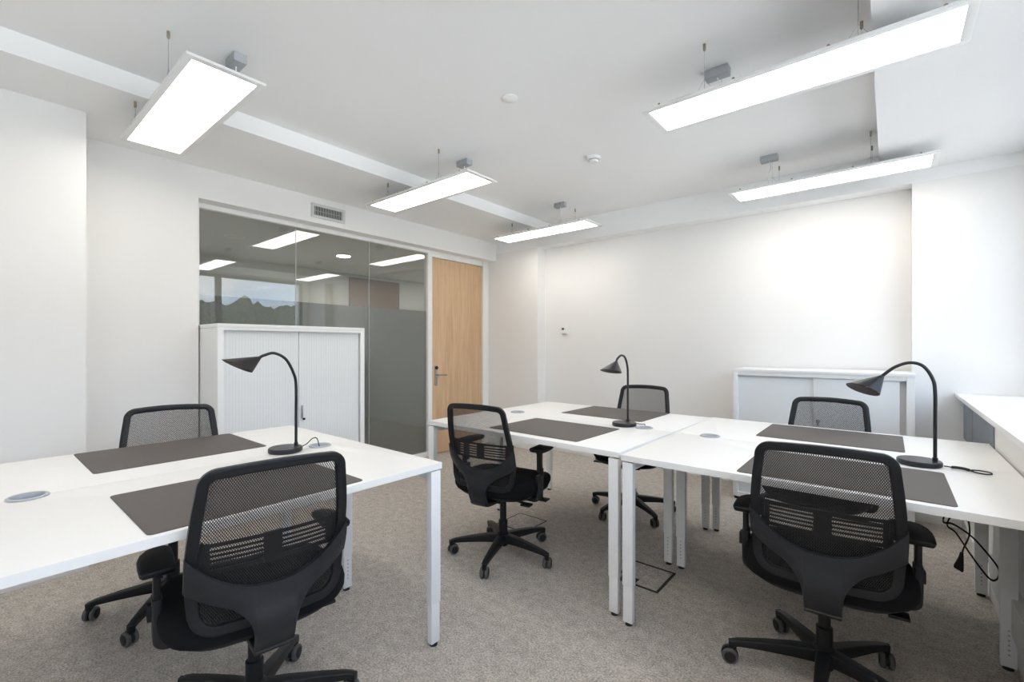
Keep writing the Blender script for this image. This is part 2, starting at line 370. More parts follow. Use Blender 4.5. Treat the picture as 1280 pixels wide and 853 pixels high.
BX(-.030, -.002, -.0235, -.021, 0, .022).build('display', 'rubber', t)
MB().lathe([(0, -.025), (.006, -.024), (.006, -.02), (0, -.02)], 12, 'y', (.015, 0, .008)).build('button', 'boxgrey', t)
s = thing('smoke_detector', 'white round smoke detector on the ceiling near the middle of the room', 'smoke detector', (-1.644, 2.911, ZM))
MB().lathe([(0, 0), (.052, 0), (.052, -.012), (.044, -.018), (0, -.018)], 28).build('base', 'trim', s)
MB().lathe([(0, -.018), (.034, -.018), (.036, -.028), (.030, -.036), (0, -.036)], 28).build('sensor_head', 'trim', s)
MB().lathe([(0, -.019), (.0368, -.019), (.0368, -.0245), (0, -.0245)], 28).build('slot', 'boxgrey', s)
c_ = MB().lathe([(0, 0), (.045, 0), (.045, -.003), (.040, -.006), (0, -.006)], 28).build('ceiling_cap', 'ceiling', loc=(-1.606, 1.919, ZM))
tag(c_, 'flat white round cover plate on the ceiling, nearer than the smoke detector', 'cover plate')

# ------------------------------------------------------------------ pendant panels
def make_light():
    r = thing('pendant_light', '', 'light')
    z = 2.35; hx, hy = .585, .148
    MB().box(-hx, hx, -hy, -hy + .027, 0, .012, bev=.002).box(-hx, hx, hy - .027, hy, 0, .012, bev=.002).box(-hx, -hx + .03, -hy + .026, hy - .026, 0, .012, bev=.002).box(hx - .03, hx, -hy + .026, hy - .026, 0, .012, bev=.002).box(-hx + .01, hx - .01, -hy + .01, hy - .01, .009, .016).build('frame', 'trim', r)
    BX(-hx + .029, hx - .029, -hy + .026, hy - .026, .0035, .0085).build('diffuser', 'diffuser', r, smooth=False)
    for x in (-.5, -.17, .17, .5):
        for sy in (-1, 1):
            MB().lathe([(0, .012), (.006, .012), (.006, .02), (.003, .024), (0, .024)], 8, 'z', (x, sy * (hy - .012), 0)).build('clip', 'brass', r)
    return r
lights = [  # x, y, label, ceiling heights at left/right wires, box offset
    (-2.695, .705, 'pendant light panel nearest the left wall pier, seen almost from below', ZL, ZM, (.32, .12)),
    (-2.695, 2.24, 'pendant light panel hanging above the ceiling step, near the air grille', ZL, ZM, (.29, .115)),
    (-2.695, 3.75, 'pendant light panel farthest away, hanging near the corner column', ZL, ZM, (.28, -.11)),
    (-.35, 2.27, 'largest-looking pendant light panel, at the upper right over the window side', ZM, ZM, (-.30, .10)),
    (-.35, 3.815, 'pendant light panel in front of the back wall bulkhead at the right', ZM, ZM, (-.31, -.125)),
    (-.35, .705, 'unseen added pendant light panel overhead on the window side, just above the picture', ZM, ZM, (-.30, .10)),  # the last three panels are out of view, added to brighten the room
    (-2.695, -.83, 'unseen added pendant light panel behind the viewpoint on the corridor side', ZL, ZM, (.30, .10)),
    (-.35, -.83, 'unseen added pendant light panel behind the viewpoint on the window side', ZM, ZM, (-.30, .10))]
L0 = None
for i, (x, y, lab, zl, zr, bo) in enumerate(lights):
    if L0 is None: L0 = make_light(); base_children = list(L0.children); r = L0
    else:
        r = L0.copy(); C.objects.link(r)
        for ch in base_children: dup(ch, r)
    r.location = (x, y, 2.35); r['label'] = lab; r['group'] = 'suspended flat light panels'
    for sx, zc in ((-1, zl), (1, zr)):
        for sy in (-1, 1):
            wx = (.295 if i < 3 else .29) * sx; hh = zc - 2.35
            if i >= 3 and sx > 0: wx = .262
            wb = MB().tube([(wx, sy * .136, .01), (wx, sy * .136, hh * .5), (wx, sy * .136, hh - .03)], .0009, 5)
            wb.tube([(wx - .03, sy * .137, .014), (wx, sy * .136, .06)], .0007, 4).tube([(wx + .03, sy * .137, .014), (wx, sy * .136, .06)], .0007, 4)
            wi = wb.build('wire', 'boxgrey', r)
            MB().lathe([(0, hh), (.006, hh), (.006, hh - .026), (.0035, hh - .032), (0, hh - .032)], 10, 'z', (wx, sy * .136, 0)).build('anchor', 'brass', wi)
    hh = ZM - 2.35; bx, by = bo
    cb = MB().box(bx - .055, bx + .055, by - .028, by + .028, hh - .042, hh, bev=.004).build('ceiling_box', 'boxgrey', r)
    MB().tube(smooth_path([(bx, by, hh - .04), (bx + .01, by - .005, hh - .09), (bx - .008, by - .01, .06), (bx, by * .6, .014)], 5), .003, 6).build('power_cable', 'trim', r)

# ------------------------------------------------------------------ desks
def desktop_outline(x0, x1, y0, y1, notches, side):
    """rectangle with half-round notches on the edge y1 (side=+1) or y0 (side=-1)"""
    R = .042; pts = []
    if side > 0:
        pts = [(x0, y0), (x1, y0), (x1, y1)]
        for n in sorted(notches, reverse=True): pts += [(n + R * math.cos(a), y1 - R * math.sin(a)) for a in [PI * i / 12 for i in range(13)]]
        pts += [(x0, y1)]
    else:
        pts = [(x1, y1), (x0, y1), (x0, y0)]
        for n in sorted(notches): pts += [(n - R * math.cos(a), y0 + R * math.sin(a)) for a in [PI * i / 12 for i in range(13)]]
        pts += [(x1, y0)]
    return pts
def make_bench(label, loc, rz, Lx, D, notches, legx):
    """bench of two back-to-back desks, long axis x, seam at y=0"""
    r = thing('bench_desk', label, 'desk', loc, rz, 'white bench desks')
    h = Lx / 2; zt, th = .735, .025
    for sd in (1, -1):
        if sd < 0: o = desktop_outline(-h, h, -D, -.0012, notches, 1)
        else: o = desktop_outline(-h, h, .0012, D, notches, -1)
        MB().prism(o, zt - th, zt, bev=.0015).build('desktop', 'desk', r)
    for n in notches:
        gm = MB().lathe([(.0415, -.03), (.0415, .0), (.049, .001), (.049, .004), (.046, .006), (.040, .0055), (.036, -.004), (.036, -.03)], 32, 'z', (n, 0, zt)).build('cable_grommet', 'grommet_ring', r)
        MB().lathe([(0, -.018), (.0365, -.012), (.0365, -.0155), (0, -.022)], 24, 'z', (n, 0, zt)).build('grommet_cup', 'grommet', gm)
    for sx in legx:
        x = sx * (h - .029)
        for y, wd in ((-D + .018, .015), (0, .015), (D - .018, .015)):
            lg = MB().box(x - .024, x + .024, y - wd, y + wd, .17, zt - th - .006, bev=.002).build('leg', 'steel', r)
            BX(x - .0215, x + .0215, y - wd + .002, y + wd - .002, .012, .18, bev=.002).build('leg_insert', 'steel', lg)
            MB().lathe([(0, .013), (.013, .013), (.016, .0), (0, .0)], 14, 'z', (x, y, 0)).build('foot', 'rubber', lg)
            sg = -1 if y < .01 else 1
            fc = 1 if y < -.01 else -1      # bolt and slots face away from the sitter's edge
            MB().lathe([(0, -.001), (.006, -.0008), (.006, .002), (0, .002)], 10, 'y', (x, y + fc * (wd - .0005), .62)).build('bolt', 'boxgrey', lg)
            sb = MB()
            for k in range(6):
                yy = sorted((y + fc * (wd - .0022), y + fc * (wd - .0016))); sb.box(x - .003, x + .003, yy[0], yy[1], .055 + .018 * k, .061 + .018 * k)
            sb.build('adjusting_slots', 'boxgrey', lg, smooth=False)
        BX(x - .018, x + .018, -D + .03, D - .03, zt - th - .042, zt - th - .006, bev=.002).build('cross_rail', 'steel', r)
    for y in (-D * .62, D * .62):
        BX(-h + .05, h - .05, y - .015, y + .015, zt - th - .040, zt - th, bev=.002).build('long_rail', 'steel', r)
    return r
LB = make_bench('white bench desk on the left with one lamp, in front of the tambour cabinet', (-2.072, .605, 0), PI / 2, 1.28, .672, (-.474, .474), (1, -1))
RB = make_bench('white bench desk on the right, ending at the window parapet', (-.262, 2.493, 0), 0, 1.27, .668, (-.458,), (1, -1))
MBK = make_bench('white bench desk in the middle, its short end facing the oak door', (-1.573, 2.508, 0), math.radians(-1.0), 1.325, .642, (-.458, .490), (1, -1))

# ------------------------------------------------------------------ desk mats
mats = [((-1.475, 2.155), (.30, .228), -1.0, 'charcoal desk pad on the middle desk, before the chair nearest the oak door'),
        ((-1.476, 2.913), (.300, .230), -.8, 'charcoal desk pad on the far side of the middle desk, behind the small-looking lamp'),
        ((-.242, 2.885), (.298, .230), .0, 'charcoal desk pad on the far side of the right desk, before the grey sliding-door cabinet'),
        ((-.143, 2.088), (.300, .232), .0, 'charcoal desk pad on the near side of the right desk, behind the front right chair'),
        ((-1.651, .597), (.232, .303), .0, 'charcoal desk pad on the near side of the left desk, behind the front left chair'),
        ((-2.492, .612), (.238, .304), .0, 'charcoal desk pad on the left desk, before the chair by the wall')]
for (x, y), (hx, hy), a, lab in mats:
    o = MB().prism(rr(hx, hy, .014), 0, .0022, bev=.0006).build('desk_pad', 'mat', loc=(x, y, .7352), rot=(0, 0, math.radians(a)))
    tag(o, lab, 'desk pad', 'charcoal desk pads')

# ------------------------------------------------------------------ desk lamps
def make_lamp(loc, rz, path, apex, rimc, rimdir, label, rr_=.060, tilt=0.0):
    """lamp in local frame: stalk at origin, reaching towards +x; base centre at +.047"""
    r = thing('desk_lamp', label, 'lamp', (loc[0], loc[1], .7357), rz, 'black gooseneck desk lamps')
    MB().lathe([(0, 0), (.066, 0), (.070, .003), (.070, .016), (.067, .020), (0, .0205)], 40, 'z', (.047, 0, 0)).build('base', 'lamp', r)
    st = MB().tube([(0, 0, .02), (0, 0, .034)], .0085, 14).tube(smooth_path([(p[0], 0, p[1]) for p in path], 7), .0062, 12, up=(0, 1, 0)).build('gooseneck', 'lamp', r)
    A = Vector((apex[0], 0, apex[1])); Cc = Vector((rimc[0], 0, rimc[1])); D = Vector((rimdir[0], 0, rimdir[1])).normalized(); S = Vector((0, 1, 0))
    R = []; n = 36; w = rr_
    R.append([A + (D * math.cos(a) + S * math.sin(a)) * .007 for a in [2 * PI * i / n for i in range(n)]])
    for t in (.33, .66, 1.0): R.append([A.lerp(Cc, t) + (D * math.cos(a) + S * math.sin(a)) * (.007 + (w - .007) * t) for a in [2 * PI * i / n for i in range(n)]])
    ins = []
    for t in (1.0, .66, .33): ins.append([A.lerp(Cc, t) + (D * math.cos(a) + S * math.sin(a)) * (.005 + (w - .008) * t) for a in [2 * PI * i / n for i in range(n)]])
    if tilt:
        T = Matrix.Rotation(tilt, 3, D)
        R = [[A + T @ (p - A) for p in q] for q in R]; ins = [[A + T @ (p - A) for p in q] for q in ins]; Cc = A + T @ (Cc - A)
    sh = MB().rings(R + ins[:1], cap=False).build('lamp_shade', 'lamp', r)
    MB().rings(ins + [[A.lerp(Cc, .15) + (D * math.cos(a) + S * math.sin(a)) * .006 for a in [2 * PI * i / n for i in range(n)]]], cap=False).build('shade_lining', 'lamp_in', sh)
    b = A.lerp(Cc, .62)
    MB().lathe([(0, -.012), (.014, -.012), (.016, .0), (.012, .012), (0, .016)], 16, 'z', tuple(b)).build('bulb', 'trim', sh)
    return r
LA = make_lamp((-2.078, .969), -PI / 2, [(0, .03), (0, .15), (0, .29), (.010, .345), (.045, .412), (.095, .440), (.135, .432), (.154, .424)], (.154, .424), (.242, .3885), (.104, .057),
               'black gooseneck lamp on the left desk before the tambour cabinet', .061)
LC = make_lamp((-1.207, 2.548), -PI / 2, [(0, .03), (0, .15), (0, .30), (.008, .355), (.038, .402), (.085, .416), (.128, .402), (.150, .383)], (.150, .383), (.215, .328), (.115, .03),
               'black gooseneck lamp on the middle desk, the one farthest away', .061)
LD = make_lamp((.14, 2.434), PI, [(0, .03), (0, .15), (0, .29), (.008, .345), (.035, .392), (.075, .4045), (.12, .386), (.160, .349)], (.160, .349), (.226, .285), (.116, .04),
               'black gooseneck lamp at the right end, on the desk by the window sill', .060, 0.36)
# lamp cords
c = MB().tube(smooth_path([(-2.078, .997, .746), (-2.078, 1.02, .755), (-2.076, 1.045, .775), (-2.074, 1.065, .772), (-2.073, 1.075, .738), (-2.073, 1.08, .722)], 7), .0022, 8).build('lamp_cord', 'rubber')
tag(c, 'short black cord looping from the left lamp into its desk grommet', 'cord')
c = MB().tube(smooth_path([(-1.192, 2.580, .741), (-1.175, 2.595, .739), (-1.14, 2.585, .740), (-1.11, 2.57, .744), (-1.103, 2.55, .732), (-1.103, 2.545, .722)], 7), .0022, 8).build('lamp_cord', 'rubber')
tag(c, 'short black cord from the middle lamp into the grommet beside it', 'cord')
pc = thing('lamp_cord', 'black lamp cord with inline switch and small loop lying on the right desk', 'cord', (.165, 2.432, .735)); pc.scale = (.60, .8, 1)
MB().tube(smooth_path([(0, .0, .006), (.02, .0, .006), (.045, -.01, .006)], 5), .0024, 8).build('cord', 'rubber', pc)
MB().sweep(smooth_path([(.035, -.006, .006), (.06, -.013, .008), (.09, -.02, .008), (.115, -.028, .006)], 4), [(-.007, -.004), (.007, -.004), (.008, .001), (.005, .005), (-.005, .005), (-.008, .001)]).build('inline_switch', 'rubber', pc)
MB().tube(smooth_path([(.11, -.027, .006), (.14, -.05, .004), (.18, -.06, .004), (.21, -.04, .004), (.205, -.008, .004), (.17, .008, .004), (.135, -.005, .005), (.115, -.03, .007), (.13, -.045, .008)], 7), .0024, 8).build('cord_loop', 'rubber', pc)
# hanging cable with plug under the right desk
hc = thing('power_cable', 'black cable tangle with plug hanging under the right desk', 'cable', (.225, 2.62, .70)); hc.scale = (.92, 1.0, 1.35)
MB().tube(smooth_path([(-.04, 0, 0), (-.03, -.01, -.04), (.0, .01, -.055), (.04, .0, -.03), (.05, .01, .0), (.01, .0, -.07), (-.04, -.01, -.13), (-.055, -.02, -.165), (-.02, -.01, -.17), (.04, .0, -.20), (.10, .01, -.255), (.122, .01, -.285), (.115, .0, -.31), (.09, -.01, -.31), (.04, .0, -.26), (-.01, .01, -.20), (-.04, .0, -.17), (.02, .0, -.08), (.055, .0, -.015), (.06, 0, 0)], 7), .003, 7).build('cord', 'rubber', hc)
MB().tube(smooth_path([(.03, .0, .0), (.015, -.01, -.07), (.025, -.01, -.14), (.03, -.01, -.19), (.012, -.01, -.235), (.005, -.01, -.26)], 7), .003, 7).build('plug_cord', 'rubber', hc)
MB().sweep([(.006, -.01, -.25), (.003, -.01, -.27), (-.004, -.01, -.298), (-.006, -.01, -.304)], rr(.018, .012, .005, 3), up=(0, 1, 0), scales=[.3, .5, .9, .85]).build('plug', 'rubber', hc)

# ------------------------------------------------------------------ cabinets
k1 = thing('tambour_cabinet', 'tall white tambour cabinet standing against the glazed partition', 'cabinet', (-3.80, 1.068, 0))
cw, cdp, chh = 1.085, .41, 1.356
MB().box(0, cdp - .021, 0.001, .018, .02, chh - .027).box(0, cdp - .021, cw - .018, cw - .001, .02, chh - .027).box(0, .01, .018, cw - .018, .02, chh - .02).box(0.0, cdp, 0.018, cw - .018, .02, .05).build('body', 'cabinet', k1)
BX(0, cdp + .002, 0, cw, chh - .026, chh, bev=.002).build('top', 'cabinet', k1)
MB().box(cdp - .02, cdp + .002, .0, .036, .03, chh - .026, bev=.002).box(cdp - .02, cdp + .002, cw - .036, cw, .03, chh - .026, bev=.002).box(cdp - .02, cdp + .001, .03, cw - .03, chh - .045, chh - .024, bev=.002).build('front_frame', 'cabinet', k1)
BX(.01, cdp - .01, .01, cw - .01, 0, .03).build('plinth', 'dark', k1)
for a, b in ((.037, cw / 2 - .002), (cw / 2 + .002, cw - .040)):
    d = BX(cdp - .03, cdp - .022, a, b, .05, chh - .045).build('tambour_door', 'tambour', k1, smooth=False)
    n = 26; st = None
    for i in range(n):
        y = a + (b - a) * i / n; wdt = (b - a) / n
        if st is None: st = BX(-.0005, .0016, .0003, wdt - .0003, .05, chh - .045, bev=.0005, seg=1).build('slat', 'tambour', d, loc=(cdp - .022, y, 0))
        else:
            o = st.copy(); C.objects.link(o); o.location = (cdp - .022, y, 0)
for sy in (-1, 1):
    BX(cdp - .018, cdp - .006, cw / 2 + sy * .022 - .006, cw / 2 + sy * .022 + .006, .66, .76, bev=.004).build('handle', 'chrome', k1)
MB().lathe([(0, 0), (.008, 0), (.009, .012), (.007, .016), (0, .016)], 14, 'x', (cdp - .018, cw / 2 + .036, .655)).build('lock', 'rubber', k1)

k2 = thing('sliding_door_cabinet', 'low pale grey cabinet with two sliding doors along the back wall', 'cabinet', (-.955, 3.905, 0))
cw, cdp, chh = 1.085, .425, 1.025
MB().box(0, .02, 0, cdp, .02, chh - .02, bev=.002).box(cw - .02, cw, 0, cdp, .02, chh - .02, bev=.002).box(.02, cw - .02, cdp - .01, cdp, .02, chh - .02).box(.02, cw - .02, 0, cdp - .01, .02, .055).box(.018, cw - .018, .0, .03, chh - .048, chh - .02).build('body', 'cabinet', k2)
MB().box(.0, .036, -.001, .03, .02, chh - .022, bev=.002).box(cw - .042, cw, -.001, .03, .02, chh - .022, bev=.002).build('front_frame', 'cabinet', k2)
BX(-.003, cw + .003, -.003, cdp, chh - .022, chh, bev=.002).build('top', 'cabinet', k2)
BX(.01, cw - .01, .01, cdp - .01, 0, .03).build('plinth', 'dark', k2)
BX(.03, .548, .030, .045, .056, chh - .049, bev=.001).build('sliding_door', 'tambour', k2)
BX(.536, cw - .075, .012, .027, .056, chh - .049, bev=.001).build('sliding_door', 'tambour', k2)
BX(.60, cw - .022, .046, .056, .056, chh - .049, bev=.001).build('door_rail', 'cabinet', k2)
MB().lathe([(0, 0), (.013, 0), (.013, -.006), (.009, -.008), (0, -.008)], 18, 'y', (.563, .011, .665)).build('lock', 'chrome', k2)
BX(.559, .567, -.006, .003, .635, .662, bev=.002).build('key', 'chrome', k2)

# ------------------------------------------------------------------ floor boxes
f = thing('floor_box', 'square carpet-topped floor outlet with dark rim under the right desk', 'floor outlet', (-.985, 2.285, 0))
MB().box(-.118, .118, .113, .125, 0, .003).box(-.118, .118, -.125, -.113, 0, .003).box(.106, .118, -.113, .113, 0, .003).box(-.118, -.106, -.113, .113, 0, .003).build('rim', 'dark', f, smooth=False)
BX(-.104, .104, -.111, .111, 0, .0025).build('lid', 'carpet', f, smooth=False)
BX(-.095, -.005, -.122, -.06, .0025, .005, bev=.001).build('cable_flap', 'rubber', f)
f = thing('floor_box', 'square carpet-topped floor outlet with thin rim beneath the middle chair', 'floor outlet', (-1.93, 2.44, 0))
MB().box(-.118, .118, .119, .125, 0, .003).box(-.118, .118, -.125, -.119, 0, .003).box(.112, .118, -.119, .119, 0, .003).box(-.118, -.112, -.119, .119, 0, .003).build('rim', 'dark', f, smooth=False)
BX(-.110, .110, -.117, .117, 0, .0025).build('lid', 'carpet', f, smooth=False)
ds = MB().lathe([(0, 0), (.022, 0), (.022, .012), (.014, .03), (0, .034)], 16).build('door_stop', 'rubber', loc=(-3.02, 4.10, 0))
tag(ds, 'small black stub on the carpet by the corner column', 'door stop')

# ------------------------------------------------------------------ office chair
def back_y(x, z):
    """sheet of the backrest (local y, chair faces +y)"""
    t = (z - .43) / .455
    return -.226 - .066 * t ** 1.2 + .020 * math.exp(-((z - .58) / .12) ** 2) + .030 * (x / .22) ** 2
def half_w(z):
    t = max(0, min(1, (z - .43) / .455))
    return .191 + .016 * math.sin(PI * min(1, t * 1.1)) - .004 * t ** 2
ZT, ZB = .896, .435
def ring_pts(inset=0.0, n=8):
    pts = []
    rt, rb = .044 - inset * .6, .065 - inset * .6
    zt, zb = ZT - inset, ZB + inset
    def hw(z): return half_w(z) - inset
    for i in range(n + 1):
        a = PI / 2 * i / n; z = zt - rt + rt * math.sin(a); pts.append((hw(zt - rt) - rt + rt * math.cos(a), z))
    for i in range(1, 8):
        u = i / 8; x = (hw(zt - rt) - rt) * (1 - 2 * u); pts.append((x, zt + .006 * (1 - (1 - 2 * u) ** 2)))
    pts += [(-x, z) for x, z in pts[:n + 1][::-1]]
    for i in range(1, 10):
        z = zt - rt - (zt - rt - zb - rb) * i / 10; pts.append((-hw(z), z))
    for i in range(n + 1):
        a = PI / 2 * i / n; pts.append((-(hw(zb + rb) - rb + rb * math.cos(a)), zb + rb - rb * math.sin(a)))
    for i in range(1, 6):
        u = i / 6; pts.append((-(hw(zb + rb) - rb) * (1 - 2 * u), zb))
    pts += [(hw(zb + rb) - rb + rb * math.cos(PI / 2 * i / n), zb + rb - rb * math.sin(PI / 2 * i / n)) for i in range(n, -1, -1)]
    for i in range(9, 0, -1):
        z = zt - rt - (zt - rt - zb - rb) * i / 10; pts.append((hw(z), z))
    return pts
def make_chair():
    r = thing('office_chair', '', 'chair')
    # base
    MB().lathe([(0, .055), (.026, .055), (.030, .062), (.034, .11), (.034, .128), (.026, .134), (.026, .20), (.019, .203), (.019, .335), (0, .335)], 24).build('gas_column', 'plastic', r)
    prof = rr(.021, .021, .006, 3)
    for k in range(5):
        lg = MB().sweep([(.018, 0, .100), (.10, 0, .098), (.20, 0, .090), (.275, 0, .081), (.300, 0, .074)], prof, scales=[(1.15, 1.2), (1.0, 1.0), (.8, .75), (.66, .55), (.6, .5)]).build('leg', 'plastic', r)
        lg.rotation_euler = (0, 0, 2 * PI * k / 5)
        cs = MB().sweep([(.0, 0, .082), (.0, 0, .066), (-.004, 0, .052)], rr(.011, .014, .004, 2), up=(1, 0, 0)).lathe([(0, -.006), (.010, -.006), (.010, .006), (0, .006)], 14, 'y', (-.010, 0, .030))
        cs.rings([[Vector((-.010 + rad * math.cos(a), yy, .030 + rad * math.sin(a))) for rad, yy in ((.0300, -.0045), (.0300, .0045), (.0245, .0045), (.0245, -.0045))] for a in [math.radians(-10 + 200 * i / 14) for i in range(15)]])
        c = cs.build('caster', 'plastic', r)
        for sy in (-1, 1):
            p = [(.0, .006 * sy), (.012, .007 * sy), (.020, .0055 * sy), (.026, .0055 * sy), (.0285, .009 * sy), (.0285, .017 * sy), (.026, .0205 * sy), (.016, .0215 * sy), (0, .0215 * sy)]
            MB().lathe(p, 22, 'y', (-.010, 0, .0288)).build('wheel', 'tyre', c)
            MB().lathe([(0, .0213 * sy), (.019, .0213 * sy), (.020, .0225 * sy), (.017, .0235 * sy), (0, .0235 * sy)], 18, 'y', (-.010, 0, .0288)).build('wheel_cap', 'rubber', c)
        c['k'] = k
    # mechanism
    MB().box(-.055, .055, -.12, .12, .332, .372, bev=.012, seg=3).box(-.075, .075, -.02, .10, .350, .385, bev=.008).build('mechanism', 'plastic', r)
    MB().tube([(.05, .04, .352), (.20, .05, .356), (.235, .05, .352)], .006, 8).box(.20, .265, .025, .075, .340, .350, bev=.003).build('lever', 'plastic', r)
    MB().tube([(.05, -.06, .350), (.18, -.07, .350)], .006, 8).box(.17, .225, -.095, -.05, .338, .349, bev=.003).build('lever', 'plastic', r)
    MB().lathe([(0, -.095), (.018, -.09), (.020, -.06), (0, -.055)], 14, 'x', (0, .08, .352)).build('tension_knob', 'plastic', r)
    # seat
    rings = []
    for z, s, dz in ((.385, .80, 0), (.388, .88, 0), (.400, .955, 0), (.420, .995, 0), (.438, 1.0, .3), (.452, .985, .7), (.462, .94, 1), (.467, .80, 1), (.466, .5, 1), (.464, .2, 1)):
        ring = []
        for i in range(44):
            a = 2 * PI * i / 44; cx, sy = math.cos(a), math.sin(a); e = 2 / 3.4
            x = .250 * s * math.copysign(abs(cx) ** e, cx); y = .235 * s * math.copysign(abs(sy) ** e, sy)
            x *= 1 - .05 * (y / .235)
            drop = dz * (-.020 * max(0, (y - .08) / .155) ** 2 + .008 * (abs(x) / .250) ** 2) if dz else 0
            drop += (-.012 if not dz else -.004) * max(0, (y - .08) / .155) * (-1 if not dz else 1)
            ring.append((x, y + .015, z + drop))
        rings.append(ring)
    MB().rings(rings).build('seat', 'fabric', r, angle=1.2)
    rings = []
    for z, s in ((.372, .72), (.376, .86), (.390, .93), (.396, .93)):
        rings.append([(.248 * s * math.copysign(abs(math.cos(a)) ** .6, math.cos(a)), .015 + .235 * s * math.copysign(abs(math.sin(a)) ** .6, math.sin(a)), z) for a in [2 * PI * i / 36 for i in range(36)]])
    MB().rings(rings).build('seat_pan', 'plastic', r, angle=1.0)
    # back frame ring
    pts = ring_pts(.014)
    path = [(x, back_y(x, z), z) for x, z in pts]
    fr = [(-.014, -.010), (-.006, -.013), (-.002, -.011), (.004, -.013), (.012, -.011), (.0145, -.004), (.013, .008), (.004, .012), (-.008, .011), (-.0145, .004)]
    MB().sweep(path, fr, up=(0, 1, 0), closed=True).build('back_frame', 'plastic', r, angle=.9)
    # mesh lattice
    inner = ring_pts(.026)
    def inside_range(u0, du):
        out = []; n = 160; on = None
        for i in range(n + 1):
            p = (u0[0] + du[0] * i / n, u0[1] + du[1] * i / n); ok = pin(p)
            if ok and on is None: on = p
            if not ok and on is not None: out.append((on, last)); on = None
            last = p
        if on is not None: out.append((on, last))
        return out
    def pin(p):
        x, z = p; c = False; j = len(inner) - 1
        for i in range(len(inner)):
            xi, zi = inner[i]; xj, zj = inner[j]
            if (zi > z) != (zj > z) and x < (xj - xi) * (z - zi) / (zj - zi) + xi: c = not c
            j = i
        return c
    mm = bmesh.new(); pitch = .0062; hwid = .00112; cot = .62
    H_ = ZT - ZB
    for sgn in (1, -1):
        nn = int((.46 + H_ * cot) / pitch) + 2
        for k in range(nn):
            x0 = -.23 + k * pitch if sgn < 0 else .23 - k * pitch
            a = (x0, ZB); d = (sgn * H_ * cot, H_)
            for (p, q) in inside_range(a, d):
                seg = max(1, int(abs(q[1] - p[1]) / .05)); pv = None
                for i in range(seg + 1):
                    t = i / seg; x = p[0] + (q[0] - p[0]) * t; z = p[1] + (q[1] - p[1]) * t
                    yy = back_y(x, z) + (.0004 * sgn)
                    cur = (mm.verts.new((x - hwid, yy, z)), mm.verts.new((x + hwid, yy, z)))
                    if pv: mm.faces.new((pv[0], pv[1], cur[1], cur[0]))
                    pv = cur
    me = bpy.data.meshes.new('mesh_fabric'); mm.to_mesh(me); mm.free(); me.materials.append(M['thread'])
    o = bpy.data.objects.new('mesh_fabric', me); C.objects.link(o); o.parent = r; o['kind'] = 'stuff'
    # lumbar support: slatted plate in front of the mesh, on two side arms
    lb = MB()
    def strip(x0, x1, z0, z1, off=.010, th=.004):
        n = max(2, int((x1 - x0) / .02)); A = []
        for i in range(n + 1):
            x = x0 + (x1 - x0) * i / n; y0 = back_y(x, (z0 + z1) / 2) + off
            A.append([(x, y0, z0), (x, y0, z1), (x, y0 + th, z1), (x, y0 + th, z0)])
        lb.rings(A)
    strip(-.175, .175, .676, .686); strip(-.175, .175, .596, .608)
    for k in range(4): strip(-.155, -.022, .618 + k * .014, .624 + k * .014); strip(.022, .155, .618 + k * .014, .624 + k * .014)
    strip(-.175, -.150, .599, .684); strip(.150, .175, .599, .684); strip(-.024, .024, .599, .684)
    strip(-.196, -.165, .63, .69, .006, .010); strip(.165, .196, .63, .69, .006, .010)
    lb.build('lumbar_support', 'plastic', r, smooth=False)
    # carrier: smile-shaped band with central spine
    def ztop(x): return .548 + .135 * (abs(x) / .222) ** 2.3
    def zbot(x):
        ax = abs(x); band = .548 - .050 + .078 * (ax / .222) ** 2.0 - .015 * (1 - ax / .222)
        if ax <= .050: return .352
        t = (ax - .050) / .062
        return band if t >= 1 else band - (band - .352) * (1 - t ** .28) ** 1.3
    xs = [i / 60 for i in range(-60, 61)]
    xs = sorted({round(.208 * math.copysign(abs(q) ** 1.0, q), 5) for q in xs} | {.0495, -.0495, .0505, -.0505, .0515, -.0515, .053, -.053})
    cm_ = MB(); rows = 10; F = []; Bk = []
    for x in xs:
        zt_, zb_ = ztop(x), zbot(x); cf, cb = [], []
        for j in range(rows + 1):
            z = zb_ + (zt_ - zb_) * j / rows; ax = abs(x) / .223
            y = -.262 + .058 * ax ** 2.4 + (.012 if z > .5 else .012 - .25 * min(.0, 0)) - .035 * max(0, (z - .55)) / .13
            if z < .50: y += .018 * math.sin(PI / 2 * (.50 - z) / .15) - .022 * math.sin(PI * (.50 - z) / .15)
            bul = .006 * math.sin(PI * j / rows)
            cf.append(cm_.bm.verts.new((x, y + .012, z))); cb.append(cm_.bm.verts.new((x, y - .006 - bul, z)))
        F.append(cf); Bk.append(cb)
    n = len(xs)
    for i in range(n - 1):
        for j in range(rows):
            cm_.bm.faces.new((F[i][j], F[i + 1][j], F[i + 1][j + 1], F[i][j + 1])); cm_.bm.faces.new((Bk[i][j], Bk[i][j + 1], Bk[i + 1][j + 1], Bk[i + 1][j]))
        for j in (0, rows): cm_.bm.faces.new((F[i][j], Bk[i][j], Bk[i + 1][j], F[i + 1][j]))
    for i in (0, n - 1):
        for j in range(rows): cm_.bm.faces.new((F[i][j], F[i][j + 1], Bk[i][j + 1], Bk[i][j]))
    cm_.build('back_carrier', 'plastic_grey', r, angle=.9)
    MB().sweep(smooth_path([(0, -.245, .372), (0, -.225, .358), (0, -.17, .352), (0, -.09, .352)], 4), rr(.050, .010, .005, 2), up=(0, 0, 1)).build('carrier_foot', 'plastic', r)
